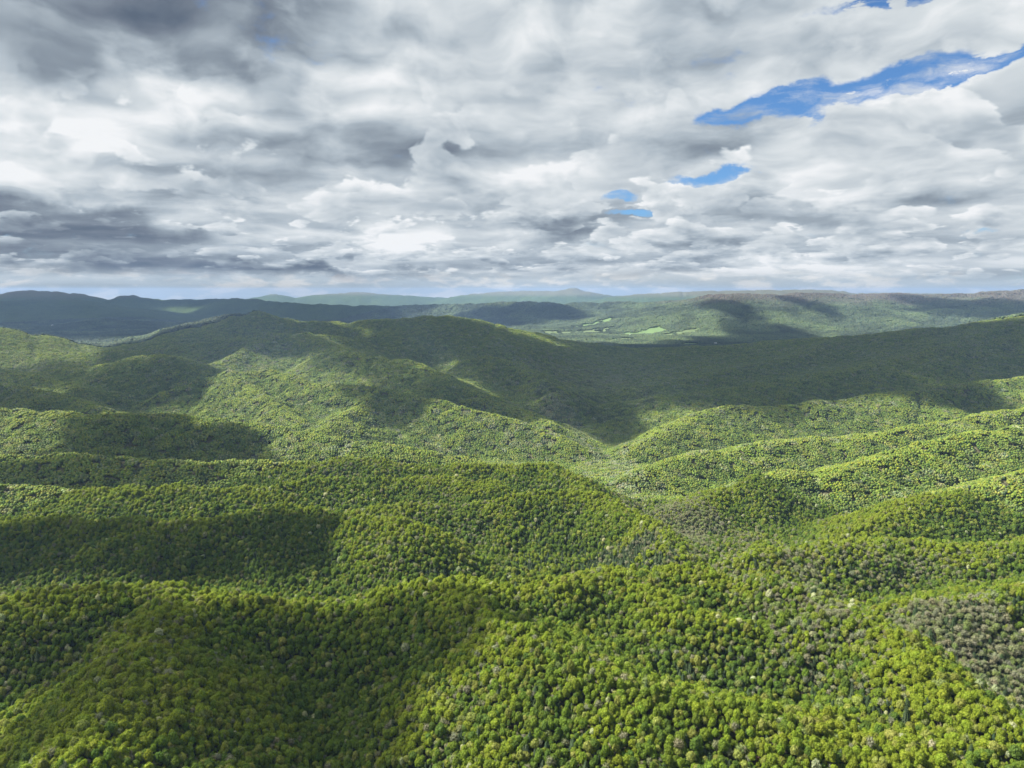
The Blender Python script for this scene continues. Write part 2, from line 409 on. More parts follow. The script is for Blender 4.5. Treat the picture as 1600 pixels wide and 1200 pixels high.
# ------------------------------------------------------------------ the land
# each ridge: side slope, rounding of the crest in metres, crest points (x, y, height)
RIDGES = [
    (0.3, 110, [(-23613.3, 24000, 378.6), (-17150.6, 24000, 623.4), (-16290.3, 24000, 655.3), (-14600.7, 24000, 336), (-9018.1, 24000, 336), (-7605.6, 23000, 530.5), (-6994.5, 23000, 387.6), (-6270.5, 23000, 499.9), (-4931.6, 23000, 591.7), (-3290, 23000, 469.3), (-2057, 23000, 408.1), (-1179.7, 22000, 533.3), (0, 21000, 619.9), (1250.6, 20000, 618.7), (1696.3, 20000, 698.3), (2144.2, 20000, 592.1), (2860.9, 20000, 485.7), (4651.1, 20000, 414.7)]),
    (0.3, 200, [(2432.3, 17000, 471.9), (3038.7, 17000, 547.3), (3948.9, 17000, 592.5), (4859.1, 17000, 622.6), (6073.1, 17000, 637.7), (7286.9, 17000, 652.8), (7668.2, 17000, 622.6), (7975.6, 17000, 562.4), (9113.9, 17000, 577.5), (10634.1, 17000, 562.4), (13674, 17000, 547.3)]),
    (0.5, 90, [(-15033.6, 14000, 419), (-11272.6, 14000, 443.9), (-10009.7, 14000, 555.7), (-9502.6, 14000, 630.2), (-8879, 14000, 611.6), (-8696.4, 14000, 549.5), (-8468.3, 14000, 586.8), (-8200.2, 14000, 493.6), (-7953.4, 14000, 443.9), (-7660.5, 14000, 512.3), (-7358.8, 14000, 530.9), (-7013.2, 14000, 456.4), (-6638.3, 14000, 443.9), (-5886.1, 14000, 456.4), (-5191.9, 13500, 479.3), (-4651.6, 13000, 466.3), (-3804.5, 12500, 404.5), (-3008.8, 12000, 380.1), (-2060.1, 11500, 368.6), (-985.1, 11000, 388.2), (0, 10500, 435), (447.6, 10000, 442.6), (716.5, 10000, 407)]),
    (0.2, 200, [(-10293.2, 11500, 430), (-8233.6, 11500, 440.2), (-7611.7, 11500, 491.3), (-7354.6, 11500, 491.3), (-6697.4, 11000, 407.8), (-5931.1, 10500, 304.1), (-5118.4, 10000, 201.7)]),
    (0.2, 120, [(-5826.9, 9000, 144.3), (-5298.1, 8800, 201.6), (-4960.8, 8700, 252.9), (-4712.3, 8600, 233.7), (-4124, 8500, 222.7), (-3590.7, 8500, 199.8)]),
    (0.25, 96, [(376.4, 10500, 350.9), (940, 10500, 425.7), (1691.9, 10500, 435), (1969.6, 10000, 433.7), (2211.1, 9500, 450.3), (2335.6, 9000, 481.9), (2535.2, 9000, 529.8), (2815.9, 9000, 553.8), (3218.1, 9000, 553.8), (3620.4, 9000, 553.8), (4183.6, 9000, 553.8), (4827.8, 9000, 545.8), (5230.7, 9000, 537.8), (5791.3, 9000, 569.8), (6432.6, 9000, 593.7), (8037, 9000, 625.6)]),
    (0.21, 60, [(2211.1, 9500, 450.3), (1694.6, 9000, 345.6), (1235.6, 8600, 256.8)]),
    (0.21, 60, [(2535.2, 9000, 529.8), (1982.7, 8500, 321.5), (1547.7, 8200, 213.7)]),
    (0.21, 60, [(3620.4, 9000, 553.8), (2829.5, 8300, 328), (2201.7, 7900, 213.5)]),
    (0.21, 60, [(4827.8, 9000, 545.8), (3895.8, 8200, 382.4), (3113.2, 7700, 257.7)]),
    (0.21, 60, [(6432.6, 9000, 593.7), (5017, 8000, 423.3), (4040.8, 7500, 300)]),
    (0.34, 42, [(-3990, 4446, 437), (-3254.8, 4524, 361.4), (-3116.6, 4674, 282.2), (-2993.3, 4950, 201.4)]),
    (0.36, 42, [(-3287.2, 5600, 124.8), (-2873.8, 5500, 237.4), (-2626.2, 5406, 301.8), (-2406.1, 5356, 357.4), (-2190.1, 5304, 397.6), (-1954.4, 5250, 427.8), (-1859.8, 5250, 437.2), (-1696.2, 5250, 409), (-1509.1, 5250, 371.4), (-1306.8, 5194, 359.8)]),
    (0.34, 28, [(-1859.8, 5250, 437.2), (-2029.6, 5014, 327.4), (-2201, 4884, 259.5)]),
    (0.36, 42, [(-1400.5, 5194, 350.5), (-1107, 5136, 385.4), (-820.2, 5076, 406), (-674.9, 5014, 421.7), (-449.9, 5014, 426.2), (-270.1, 5014, 394.8), (-45.6, 5076, 346.9), (184.9, 5136, 297.9), (374.4, 5194, 247.8), (568, 5250, 220.4), (757.9, 5250, 192)]),
    (0.34, 28, [(-449.9, 5014, 426.2), (-170.9, 4746, 311.7), (79, 4366, 184.2)]),
    (0.32, 56, [(1112.4, 5356, 150), (1326.6, 5250, 182.5), (1546.3, 5194, 200.9), (1830, 5076, 246.5), (2032.7, 5014, 268.8), (2331.1, 4884, 290.3), (2647.2, 4746, 337.3), (2940.3, 4674, 378.9), (3303, 4600, 427.6), (4052.1, 4524, 502.9)]),
    (0.27, 28, [(2331.1, 4884, 290.3), (1736.3, 4366, 200), (1204.2, 4026, 142.7), (664.3, 3654, 100.7)]),
    (0.27, 28, [(3303, 4600, 427.6), (2256.7, 3844, 267.8), (1628.8, 3456, 206.3), (1034, 3250, 155), (612.2, 3055, 133.5)]),
    (0.27, 28, [(1326.6, 5250, 182.5), (944.7, 4746, 127.2), (583.1, 4284, 74.8)]),
    (0.38, 24, [(-3873.7, 4284, 191.9), (-3036.8, 4200, 214.9), (-2808.1, 4200, 226.4), (-2465.7, 4200, 237.8), (-2198.9, 4200, 256.8), (-1932.4, 4200, 275.8), (-1741.5, 4200, 302.3), (-1518.7, 4114, 345.3), (-1370, 4114, 356.4), (-1185, 4114, 352.7), (-1021.5, 4200, 325), (-850, 4284, 277.2), (-591.6, 4366, 215.9), (-321.7, 4446, 168.7)]),
    (0.44, 15, [(-1370, 4114, 356.4), (-1421.7, 3750, 292.7), (-1470.5, 3456, 237.8)]),
    (0.44, 15, [(-208.6, 3844, 233), (-102.9, 3797.25, 254.5), (0, 3702.25, 219.3), (125.4, 3456, 174.8), (198.7, 3120, 152.4)]),
    (0.47, 12, [(-1185, 4114, 352.7), (-890.3, 3654, 307), (-802.8, 3556, 295.3), (-687.7, 3456, 262.9), (-559.7, 3250, 229.3)]),
    (0.47, 12, [(-802.8, 3556, 295.3), (-594.1, 3456, 253.5), (-492.7, 3405.25, 270.8), (-353.5, 3250, 229.3), (-217.3, 2990, 203.7), (-101.8, 2795, 177.7)]),
    (0.44, 15, [(-2652.5, 3654, 150.9), (-2320.5, 3556, 195.2), (-2062.7, 3506.25, 239), (-1811.7, 3456, 281.7), (-1662, 3405.25, 286.3), (-1493.9, 3302.25, 268.6), (-1344, 3120, 229.6)]),
    (0.44, 15, [(-3132.3, 3456, 206.3), (-2504.4, 3456, 222.1), (-2182.3, 3250, 199.6), (-1900.2, 3120, 172.5), (-1687.7, 2990, 154.3)]),
    (0.44, 12, [(-2595.2, 2860, 246.7), (-2031.1, 2795, 231.6), (-1837.9, 2730, 207.4), (-1651.2, 2665, 184.7), (-1457.7, 2535, 169.4)]),
    (0.52, 12, [(-1544.9, 2730, 136.9), (-1419, 2730, 157.1), (-1360.4, 2795, 198.2), (-1272.5, 2860, 231), (-1166.6, 2925, 262.9), (-1007.2, 2925, 270.9), (-907.8, 2860, 259.8), (-768.8, 2730, 237.4), (-629.6, 2665, 241), (-496.4, 2600, 237.6), (-369.2, 2535, 223.2), (-247.6, 2470, 212.2), (-131.7, 2405, 191.1), (0, 2340, 169.4), (104.2, 2275, 145.2), (182.6, 2210, 120.8)]),
    (0.52, 12, [(-1166.6, 2925, 262.9), (-969.6, 2665, 221.4), (-790.2, 2405, 191.1), (-667.6, 2210, 172.4)]),
    (0.52, 9, [(-472.8, 2600, 237.6), (-526.5, 2405, 202.2), (-569.4, 2145, 184.7), (-591.7, 2015, 171.8)]),
    (0.48, 9, [(-203.7, 2795, 167.4), (-49.8, 2730, 167.2), (47.5, 2600, 158.6), (132, 2405, 142)]),
    (0.48, 12, [(-2017.2, 2210, 223.6), (-1566.3, 2145, 234.4), (-1329.7, 2080, 235.7), (-1104.5, 2015, 241.2), (-939.1, 2015, 237.5), (-829.1, 2015, 228.1), (-660.7, 1950, 216.3), (-515.1, 1871.82, 206.9), (-385.6, 1825.35, 199.4), (-264, 1794.55, 189.2), (-146.2, 1763.89, 176.2), (-63.3, 1718.18, 174)]),
    (0.57, 10, [(-1586.6, 1568.18, 235.6), (-1274.4, 1538.62, 235.1), (-1100.8, 1494.55, 241.1), (-903.8, 1465.35, 249.3), (-775.1, 1450.8, 244.5), (-601.5, 1450.8, 241.8), (-489.9, 1436.29, 239.9), (-366.7, 1421.82, 251.5), (-259.4, 1407.38, 249.6), (-129.8, 1407.38, 241.7), (0, 1392.98, 245.3), (76.3, 1378.62, 248.8), (116, 1321.53, 241.8), (128.9, 1265.02, 232.7)]),
    (0.54, 9, [(-1198, 1293.2, 224.7), (-947, 1279.09, 238.5), (-820.3, 1265.02, 232.7), (-695.1, 1250.98, 240.3), (-521.4, 1250.98, 237.9), (-354.9, 1279.09, 244.5), (-191.3, 1293.2, 245.6), (-46.8, 1265.02, 250.8)]),
    (0.6, 10, [(-1073.8, 1046.67, 237.5), (-878.2, 1046.67, 241.6), (-780.4, 1046.67, 243.6), (-702, 1046.67, 247.6), (-603.7, 1028.44, 251.6), (-508.5, 1010.37, 256.6), (-432.8, 1010.37, 263.4), (-382.5, 1028.44, 268.4), (-325, 1028.44, 272.4), (-263.2, 1010.37, 271.2), (-199.8, 974.667, 271.3), (-140.2, 939.556, 273.8)]),
    (0.6, 10, [(-257.6, 1153.75, 225.7), (-169.5, 1140, 237.7), (-84.7, 1140, 241), (0, 1140, 256.3), (74.8, 1153.75, 259.9), (128.4, 1153.75, 256.6), (163.9, 1102.22, 252.6), (191.6, 1028.44, 253.6), (210.8, 939.556, 257.4), (220.4, 854.37, 264.5)]),
    (0.71, 13, [(-727.5, 640, 294.9), (-615.3, 650, 293.5), (-492, 650, 296.7), (-442.7, 660, 300), (-404.8, 670, 299.6), (-340.2, 680, 295.2), (-289, 680, 292.5), (-237.9, 680, 286.5), (-190.4, 670, 282.3), (-152.2, 670, 286.3), (-120.3, 670, 295.6), (-88.5, 670, 300.9), (-56.9, 670, 302.9), (-19, 670, 299.6), (19.2, 680, 298.6), (66.9, 710.37, 293.9), (109.3, 725.778, 293.9), (170.7, 725.778, 296), (220.6, 710.37, 300.2), (256.3, 680, 306), (282.4, 650, 305.8), (299.5, 620, 304.2), (308.3, 590, 303.4)]),
    (0.67, 9, [(109.3, 725.778, 293.9), (153.8, 650, 293.5), (194.2, 620, 293.1), (231.8, 610, 295.4), (284.8, 600, 302.7), (308.1, 590, 306.3), (314.6, 560, 308.5), (318.4, 520, 308.8), (323.2, 480, 308.5), (330.8, 450, 305.3)]),
    (0.6, 12, [(-56.9, 670, 302.9), (-11.2, 590, 312.2), (30.4, 530, 311.4), (75.3, 490, 307.6), (127, 470, 302.3), (176.2, 455, 298.3), (222.1, 440, 298.8), (274.9, 435, 296.7), (334.9, 430, 294.7), (409.6, 420, 295.8)]),
    (0.6, 18, [(-340.2, 680, 295.2), (-304.2, 560, 304), (-280.8, 470, 307.1), (-265.1, 400, 312)]),
    (0.51, 18, [(2938.8, 3250, 288.4), (2170.5, 2990, 231), (1819.2, 2860, 215.3), (1526, 2795, 193.1), (1243.6, 2730, 177.2), (1020.9, 2665, 162.5), (782.8, 2600, 168.2), (661.3, 2496, 157.5), (514.4, 2340, 136.8), (405.8, 2210, 120.8)]),
    (0.51, 18, [(2362, 2600, 254.3), (1613.7, 2210, 223.6), (1372.9, 2145, 204.6), (1143.4, 2080, 183.5), (924.4, 2015, 173.7), (716.3, 1950, 172.6), (550.8, 1871.82, 170.1), (406.3, 1763.89, 166.2), (318.5, 1642.73, 167.6)]),
    (0.54, 15, [(1779.8, 1950, 266.9), (1314.2, 1794.55, 251.3), (1103, 1718.18, 241.7), (890, 1612.8, 225.5), (730.9, 1494.55, 214.3), (649.4, 1465.35, 214.8), (595.1, 1465.35, 218.9), (502.2, 1392.98, 218.9), (404.1, 1321.53, 212.9), (310.4, 1236.98, 208.8)]),
    (0.54, 12, [(1373.8, 1494.55, 259.4), (976.4, 1321.53, 248.1), (811.2, 1250.98, 236.7), (680.5, 1181.35, 228.3), (555.7, 1083.56, 227.1)]),
    (0.54, 13, [(1235.7, 1209.09, 219.7), (834.4, 992.444, 243.4), (690.4, 922.222, 254.6), (593.1, 905.037, 258.3), (517.8, 922.222, 255.5), (440.6, 905.037, 258.3), (367.3, 871.111, 264.9), (306.6, 837.778, 267.6)]),
    (0.54, 12, [(897.8, 871.111, 264.9), (628.2, 741.333, 284.6), (525.2, 695.111, 286.6), (462.9, 680, 286.5), (406.4, 660, 285.6)]),
]

BASE = 165.0   # floor of the far valley


def land(x, y):
    r = np.hypot(x, y)
    far = np.clip((r - 3000) / 5000, 0, 1)
    wa = 9 + 50 * far + np.clip((r - 900) / 2500, 0, 1) * 14
    wx = x + wa * fbm(x / (130 + 500 * far), y / (130 + 500 * far), 3, 11)
    wy = y + wa * fbm(x / (130 + 500 * far) + 40, y / (130 + 500 * far), 3, 23)
    k = 3.5 + 6 * np.clip((r - 1000) / 3000, 0, 1) + 14 * far
    base = BASE - 130 * np.clip((5400 - r) / 1800, 0, 1) + 70 * np.clip((2000 - r) / 1500, 0, 1) + 14 * fbm(x / 700, y / 700, 3, 5) - 25 * np.clip((r - 8000) / 6000, 0, 1)
    acc = np.exp((base - 400) / k)
    top = np.full(x.shape, -1e9)
    for slope, width, pts in RIDGES:
        best = np.full(x.shape, -1e9)
        for (x0, y0, z0), (x1, y1, z1) in zip(pts[:-1], pts[1:]):
            ex, ey = x1 - x0, y1 - y0
            t = np.clip(((wx - x0) * ex + (wy - y0) * ey) / (ex * ex + ey * ey), 0, 1)
            d = np.hypot(wx - x0 - t * ex, wy - y0 - t * ey)
            z = z0 + (z1 - z0) * t - slope * (np.sqrt(d * d + width * width) - width) * (1 - .18 * np.clip(d / 700, 0, 1))
            np.maximum(best, z, out=best)
        acc += np.exp(np.clip((best - 400) / k, -60, 80))
        np.maximum(top, best, out=top)
    z = 400 + k * np.log(acc)
    over = np.clip((z - base) / 130, 0, 1)
    # side hollows and spurs
    s = 210 + 500 * far
    hollow = 1 - np.abs(fbm(wx / s, wy / s, 3, 31, .45)) * 2.0
    amp = (10 + 5 * np.clip((r - 800) / 2000, 0, 1) + 12 * far) * over
    z = z - amp * np.clip(hollow, 0, 1) ** 2 * .9 + amp * .35
    z = z + (1.5 + 4 * far) * fbm(x / 45, y / 45, 3, 47)
    return z


AZ = R(1) * np.concatenate([np.linspace(-180, -60, 41)[:-1], np.linspace(-60, -43, 35)[:-1], np.linspace(-43, 43, 861), np.linspace(43, 60, 35)[1:], np.linspace(60, 180, 41)[1:]])
NR = 600
RR = 110 * (28000 / 110) ** (np.arange(NR) / (NR - 1))
A2, R2 = np.meshgrid(AZ, RR, indexing='ij')
GX, GY = R2 * np.sin(A2), R2 * np.cos(A2)
GZ = land(GX, GY)
GZ[-1] = GZ[0]
side = np.clip((np.abs(np.degrees(A2)) - 50) / 40, 0, 1)
GZ = GZ * (1 - side) + side * (300 + 90 * fbm(GX / 900, GY / 900, 4, 77))
GZ[-1] = GZ[0]
near_drop = np.clip((300 - R2) / 190, 0, 1)
GZ = GZ * (1 - near_drop) + near_drop * 300


def grid_index(x, y):
    a, r = np.arctan2(x, y), np.hypot(x, y)
    fi = np.interp(a, AZ, np.arange(len(AZ)))
    fr = np.clip(np.log(r / 110) / np.log(28000 / 110) * (NR - 1), 0, NR - 1.001)
    return fi, fr, r


def ground_z(x, y):
    fi, fr, r = grid_index(np.asarray(x, float), np.asarray(y, float))
    i, j = np.minimum(fi.astype(int), len(AZ) - 2), fr.astype(int)
    u, v = fi - i, fr - j
    return (GZ[i, j] * (1 - u) + GZ[i + 1, j] * u) * (1 - v) + (GZ[i, j + 1] * (1 - u) + GZ[i + 1, j + 1] * u) * v


runmax = np.maximum.accumulate((GZ - CAM_Z) / R2, axis=1)


def in_sight(x, y, top=20.0, margin=14.0):
    """may a tree here show over the ground in front of it (also from a few steps aside)?"""
    fi, fr, r = grid_index(x, y)
    i, j = np.minimum(np.round(fi).astype(int), len(AZ) - 1), np.maximum(fr.astype(int) - 3, 0)
    return (ground_z(x, y) + top + margin - CAM_Z) / r > runmax[i, j]


na = len(AZ)
idx = np.arange(na * NR).reshape(na, NR)
faces = np.stack([idx[:-1, :-1], idx[1:, :-1], idx[1:, 1:], idx[:-1, 1:]], -1).reshape(-1, 4)[:, ::-1]
verts = np.stack([GX, GY, GZ], -1).reshape(-1, 3)

# ---- farmland on the floor of the far valley: drawn as plots by world position
m_land, gg = new_mat("wooded_ground")
geo = gg.t.nodes.new('ShaderNodeNewGeometry')
P = geo.outputs['Position']
px_, py_, pz_ = gg.sep(P)
P2 = gg.xyz(px_, py_, 0)
n_big = gg.noise(P2, 1 / 900, 5, .6)[0]
n_mid = gg.noise(P2, 1 / 160, 5, .65)[0]
vor = gg.t.nodes.new('ShaderNodeTexVoronoi')
gg.put(vor.inputs['Vector'], P2)
vor.inputs['Scale'].default_value = 1 / 14
crown_h = vor.outputs['Distance']
vcol = vor.outputs['Color']
wood = gg.ramp(gg.m('ADD', gg.m('MULTIPLY', n_big, .6), gg.m('MULTIPLY', n_mid, .4)), [(.36, (.020, .036, .018)), (.5, (.032, .055, .022)), (.64, (.048, .078, .026))])
budding = gg.mix(gg.m('MULTIPLY', gg.step(pz_, 430, 560), gg.step(py_, 6000, 8000)), wood, (.105, .095, .075))
woodc = gg.mix(gg.m('MULTIPLY', gg.sep(vcol)[0], .4), budding, (.11, .15, .035))
bump = gg.t.nodes.new('ShaderNodeBump')
bump.inputs['Strength'].default_value = 1.0
bump.inputs['Distance'].default_value = 9.0
gg.put(bump.inputs['Height'], gg.m('ADD', gg.m('MULTIPLY', crown_h, -1.0), gg.m('MULTIPLY', n_mid, 1.5)))
floor_c = gg.mix(gg.noise(P, 1 / 6, 4, .6)[0], (.055, .062, .028), (.12, .105, .06))
dist = gg.v('LENGTH', P2)
landc = gg.mix(gg.step(dist, 6200, 6900), floor_c, woodc)
finish(m_land, diffuse(gg, landc, .95, bump.outputs[0], .05))

me = mesh_np("ground", verts, faces, [m_land], True)
ground = add("ground", me, kind="structure")
# the small round piece of ground straight below the camera
ang = AZ[:-1]
v0 = np.stack([GX[:-1, 0], GY[:-1, 0], GZ[:-1, 0]], -1)
cv = np.concatenate([v0, [[0, 0, 300.0]]])
nn = len(ang)
f0 = np.array([[i, nn, (i + 1) % nn] for i in range(nn)])
me2 = mesh_np("ground_below", cv, f0, [m_land], True)
add("ground", me2, kind="structure")

# ------------------------------------------------------------------ leaves, needles, bark
def leaf_mat(name, rough, trans, speck):
    m, q_ = new_mat(name)
    at = q_.t.nodes.new('ShaderNodeAttribute')
    at.attribute_type = 'INSTANCER'
    at.attribute_name = 'tint'
    t_ = q_.t.nodes.new('ShaderNodeTexCoord')
    n_ = q_.noise(t_.outputs['Object'], speck, 3, .7)[0]
    k_ = q_.step(n_, .3, .7)
    lo = q_.v('MULTIPLY', at.outputs['Vector'], (.52, .60, .60))
    hi = q_.v('MULTIPLY', at.outputs['Vector'], (1.42, 1.32, 1.40))
    c_ = q_.mix(k_, lo, hi)
    p_ = diffuse(q_, c_, rough, None, .12)
    tr = q_.t.nodes.new('ShaderNodeBsdfTranslucent')
    q_.put(tr.inputs[0], q_.v('MULTIPLY', c_, (1.25, 1.25, .6)))
    mx = q_.t.nodes.new('ShaderNodeMixShader')
    mx.inputs[0].default_value = trans
    q_.t.links.new(p_, mx.inputs[1])
    q_.t.links.new(tr.outputs[0], mx.inputs[2])
    return finish(m, mx.outputs[0])


m_leaf = leaf_mat("spring_leaves", .6, .40, .75)
m_needle = leaf_mat("conifer_needles", .6, .08, 1.2)
m_twig = leaf_mat("budding_twigs", .8, .28, 1.4)
m_bark, gg = new_mat("bark")
t_ = gg.t.nodes.new('ShaderNodeTexCoord')
finish(m_bark, diffuse(gg, gg.mix(gg.noise(gg.v('MULTIPLY', t_.outputs['Object'], (3, 3, .6)), 1.0, 5, .7)[0], (.05, .042, .033), (.13, .12, .10)), .9))

# ------------------------------------------------------------------ tree shapes
def ico(level):
    t = (1 + 5 ** .5) / 2
    v = [(-1, t, 0), (1, t, 0), (-1, -t, 0), (1, -t, 0), (0, -1, t), (0, 1, t), (0, -1, -t), (0, 1, -t), (t, 0, -1), (t, 0, 1), (-t, 0, -1), (-t, 0, 1)]
    f = [(0, 11, 5), (0, 5, 1), (0, 1, 7), (0, 7, 10), (0, 10, 11), (1, 5, 9), (5, 11, 4), (11, 10, 2), (10, 7, 6), (7, 1, 8), (3, 9, 4), (3, 4, 2), (3, 2, 6), (3, 6, 8), (3, 8, 9), (4, 9, 5), (2, 4, 11), (6, 2, 10), (8, 6, 7), (9, 8, 1)]
    v = [np.array(p) / np.linalg.norm(p) for p in v]
    for _ in range(level):
        cache, nf = {}, []

        def mid(a, b):
            k = (min(a, b), max(a, b))
            if k not in cache:
                p = v[a] + v[b]
                v.append(p / np.linalg.norm(p))
                cache[k] = len(v) - 1
            return cache[k]
        for a, b, c in f:
            ab, bc, ca = mid(a, b), mid(b, c), mid(c, a)
            nf += [(a, ab, ca), (b, bc, ab), (c, ca, bc), (ab, bc, ca)]
        f = nf
    return np.array(v), np.array(f)


ICO = [ico(0), ico(1), ico(2), ico(3)]


class Shape:
    def __init__(self):
        self.v, self.f, self.m, self.n = [], [], [], 0

    def add(self, v, f, mat=0):
        self.v.append(np.asarray(v, float))
        self.f.append(np.asarray(f, int) + self.n)
        self.m.append(np.full(len(f), mat))
        self.n += len(v)

    def lump(self, c, rad, level, jitter, r_, mat=0):
        v, f = ICO[level]
        k = 1 + jitter * (r_.random(len(v)) - .5) * 2
        self.add(v * k[:, None] * np.asarray(rad) + np.asarray(c), f, mat)

    def leaves(self, c, rad, n, size, r_, mat=0, lo=-.35, out=(.75, 1.38)):
        d = r_.normal(size=(n * 2, 3))
        d /= np.linalg.norm(d, axis=1)[:, None]
        d = d[d[:, 2] > lo][:n]
        n = len(d)
        p = d * np.asarray(rad) * r_.uniform(*out, size=(n, 1)) + np.asarray(c)
        nrm = d + r_.normal(size=(n, 3)) * .45
        nrm /= np.linalg.norm(nrm, axis=1)[:, None]
        a = np.cross(nrm, r_.normal(size=(n, 3)))
        a /= np.linalg.norm(a, axis=1)[:, None]
        b = np.cross(nrm, a)
        s = r_.uniform(size[0], size[1], (n, 1))
        tri = np.stack([p + a * s, p - a * s * .6 + b * s * .8, p - a * s * .5 - b * s * .8], 1).reshape(-1, 3)
        self.add(tri, np.arange(3 * n).reshape(-1, 3), mat)

    def limb(self, p0, p1, r0, r1, n=5, mat=0):
        p0, p1 = np.array(p0, float), np.array(p1, float)
        d = (p1 - p0) / np.linalg.norm(p1 - p0)
        a = np.cross(d, (.3, 1, .2))
        a /= np.linalg.norm(a)
        b = np.cross(d, a)
        t = np.arange(n) / n * 2 * np.pi
        ring = np.cos(t)[:, None] * a + np.sin(t)[:, None] * b
        v = np.concatenate([p0 + ring * r0, p1 + ring * r1])
        f = [(i, (i + 1) % n, n + i) for i in range(n)] + [((i + 1) % n, n + (i + 1) % n, n + i) for i in range(n)]
        self.add(v, f, mat)

    def mesh(self, name, mats, smooth=True):
        return mesh_np(name, np.concatenate(self.v), np.concatenate(self.f), mats, smooth, np.concatenate(self.m))


def crown_lobes(r_, n, wide, high, mid):
    out = []
    for i in range(n):
        a = 2.399 * i + r_.uniform(-.4, .4)
        t = (i + .5) / n
        zz = 1 - 1.55 * t
        rr = math.sqrt(max(0, 1 - zz * zz)) if zz > -.9 else .5
        s = r_.uniform(.36, .56) * (1.0 - .18 * t)
        c = np.array([math.cos(a) * rr * wide * .62, math.sin(a) * rr * wide * .62, mid + zz * high * .62])
        out.append((c, np.array([wide * s, wide * s, high * s * .95])))
    return out


def broadleaf(seed, wide, high, mid, level, n_lobes, n_leaves, size):
    """crown and trunk of a broadleaf tree, foot at the origin"""
    r_ = np.random.default_rng(seed)
    c, t = Shape(), Shape()
    lobes = crown_lobes(r_, n_lobes, wide, high, mid)
    c.lump((0, 0, mid), (wide * .66, wide * .66, high * .66), max(level - 1, 0), .12, r_)
    for p, s in lobes:
        c.lump(p, s * (.86 if n_leaves > 20 else 1), level, .2, r_)
        if n_leaves:
            c.leaves(p, s, n_leaves, size, r_)
    top = mid - high * .2
    t.limb((0, 0, -2), (0, 0, top), .30, .18, 6)
    for p, s in lobes[::3]:
        t.limb((0, 0, top * .72), p, .14, .05, 4)
    return c, t


def conifer(seed, height, wide, tiers, spikes):
    r_ = np.random.default_rng(seed)
    c, t = Shape(), Shape()
    for k in range(tiers):
        u = k / (tiers - 1)
        z = height * (.22 + .76 * u)
        rad = wide * (1 - u) ** .75 + .35
        n = spikes
        a0 = r_.uniform(0, 6.28)
        v = [(0, 0, z + rad * .38)]
        for i in range(2 * n):
            a = a0 + math.pi * i / n
            rr = rad * (r_.uniform(.85, 1.15) if i % 2 == 0 else r_.uniform(.45, .62))
            v.append((math.cos(a) * rr, math.sin(a) * rr, z - rr * .22 + (0 if i % 2 == 0 else .25)))
        f = [(0, 1 + i, 1 + (i + 1) % (2 * n)) for i in range(2 * n)]
        c.add(v, f)
        c.leaves((0, 0, z), (rad * .8, rad * .8, rad * .3), 22, (.25, .5), r_, lo=-.2)
    t.limb((0, 0, -2), (0, 0, height * .97), .28, .04, 6)
    return c, t


def budding(seed, wide, high, mid, n, twigs=True):
    """a tree hardly in leaf: limbs and loose sprays of buds with gaps between"""
    r_ = np.random.default_rng(seed)
    c, t = Shape(), Shape()
    t.limb((0, 0, -2), (0, 0, mid - high * .4), .28, .2, 6)
    for p, s in crown_lobes(r_, 9, wide, high, mid):
        t.limb((0, 0, mid - high * .55), p, .13, .05, 4)
        if twigs:
            for _ in range(5):
                d = r_.normal(size=3)
                d[2] = abs(d[2]) * .8
                t.limb(p, p + d / np.linalg.norm(d) * s * 1.15, .05, .02, 3)
        c.leaves(p, s, n, (.22, .5), r_, lo=-.7, out=(.2, 1.5))
        c.lump(p, s * .5, 1, .3, r_)
    return c, t


def joined(ct, leafmat, name):
    c, t = ct
    s = Shape()
    for v, f in zip(c.v, c.f):
        s.add(v, f - f.min(), 0)
    for v, f in zip(t.v, t.f):
        s.add(v, f - f.min(), 1)
    return s.mesh(name, [leafmat, m_bark])


LEAFY = [dict(wide=4.9, high=6.0, mid=12.5), dict(wide=4.0, high=7.2, mid=13.0), dict(wide=5.7, high=5.6, mid=12.0), dict(wide=4.5, high=6.8, mid=13.5), dict(wide=5.2, high=6.2, mid=13.0), dict(wide=3.7, high=6.0, mid=12.0)]
near = [(broadleaf(20 + i, level=2, n_lobes=(14, 12, 16, 13, 15, 11)[i], n_leaves=110, size=(.3, .72), **p), m_leaf) for i, p in enumerate(LEAFY)]
near += [(conifer(40, 19, 5.4, 11, 9), m_needle), (conifer(41, 17, 6.2, 10, 10), m_needle)]
near += [(budding(50, 4.4, 5.4, 13.0, 120), m_twig), (budding(51, 4.9, 5.0, 12.5, 130), m_twig)]
midd = [(broadleaf(60 + i, level=1, n_lobes=9, n_leaves=14, size=(.5, 1.0), **LEAFY[i]), m_leaf) for i in range(4)]
midd += [(conifer(70, 19, 5.4, 6, 6), m_needle), (budding(71, 5.0, 4.8, 12.5, 26, False), m_twig)]
N_LEAFY, N_CONIFER, N_BUD = [0, 1, 2, 3, 4, 5], [6, 7], [8, 9]
M_LEAFY, M_CONIFER, M_BUD = [10, 11, 12, 13], [14], [15]

sources = bpy.data.collections.new("tree_shapes")      # not linked to the scene
for i, (ct, mt) in enumerate(near + midd):
    o = bpy.data.objects.new("forest_tree_%02d" % i, joined(ct, mt, "forest_tree"))
    sources.objects.link(o)

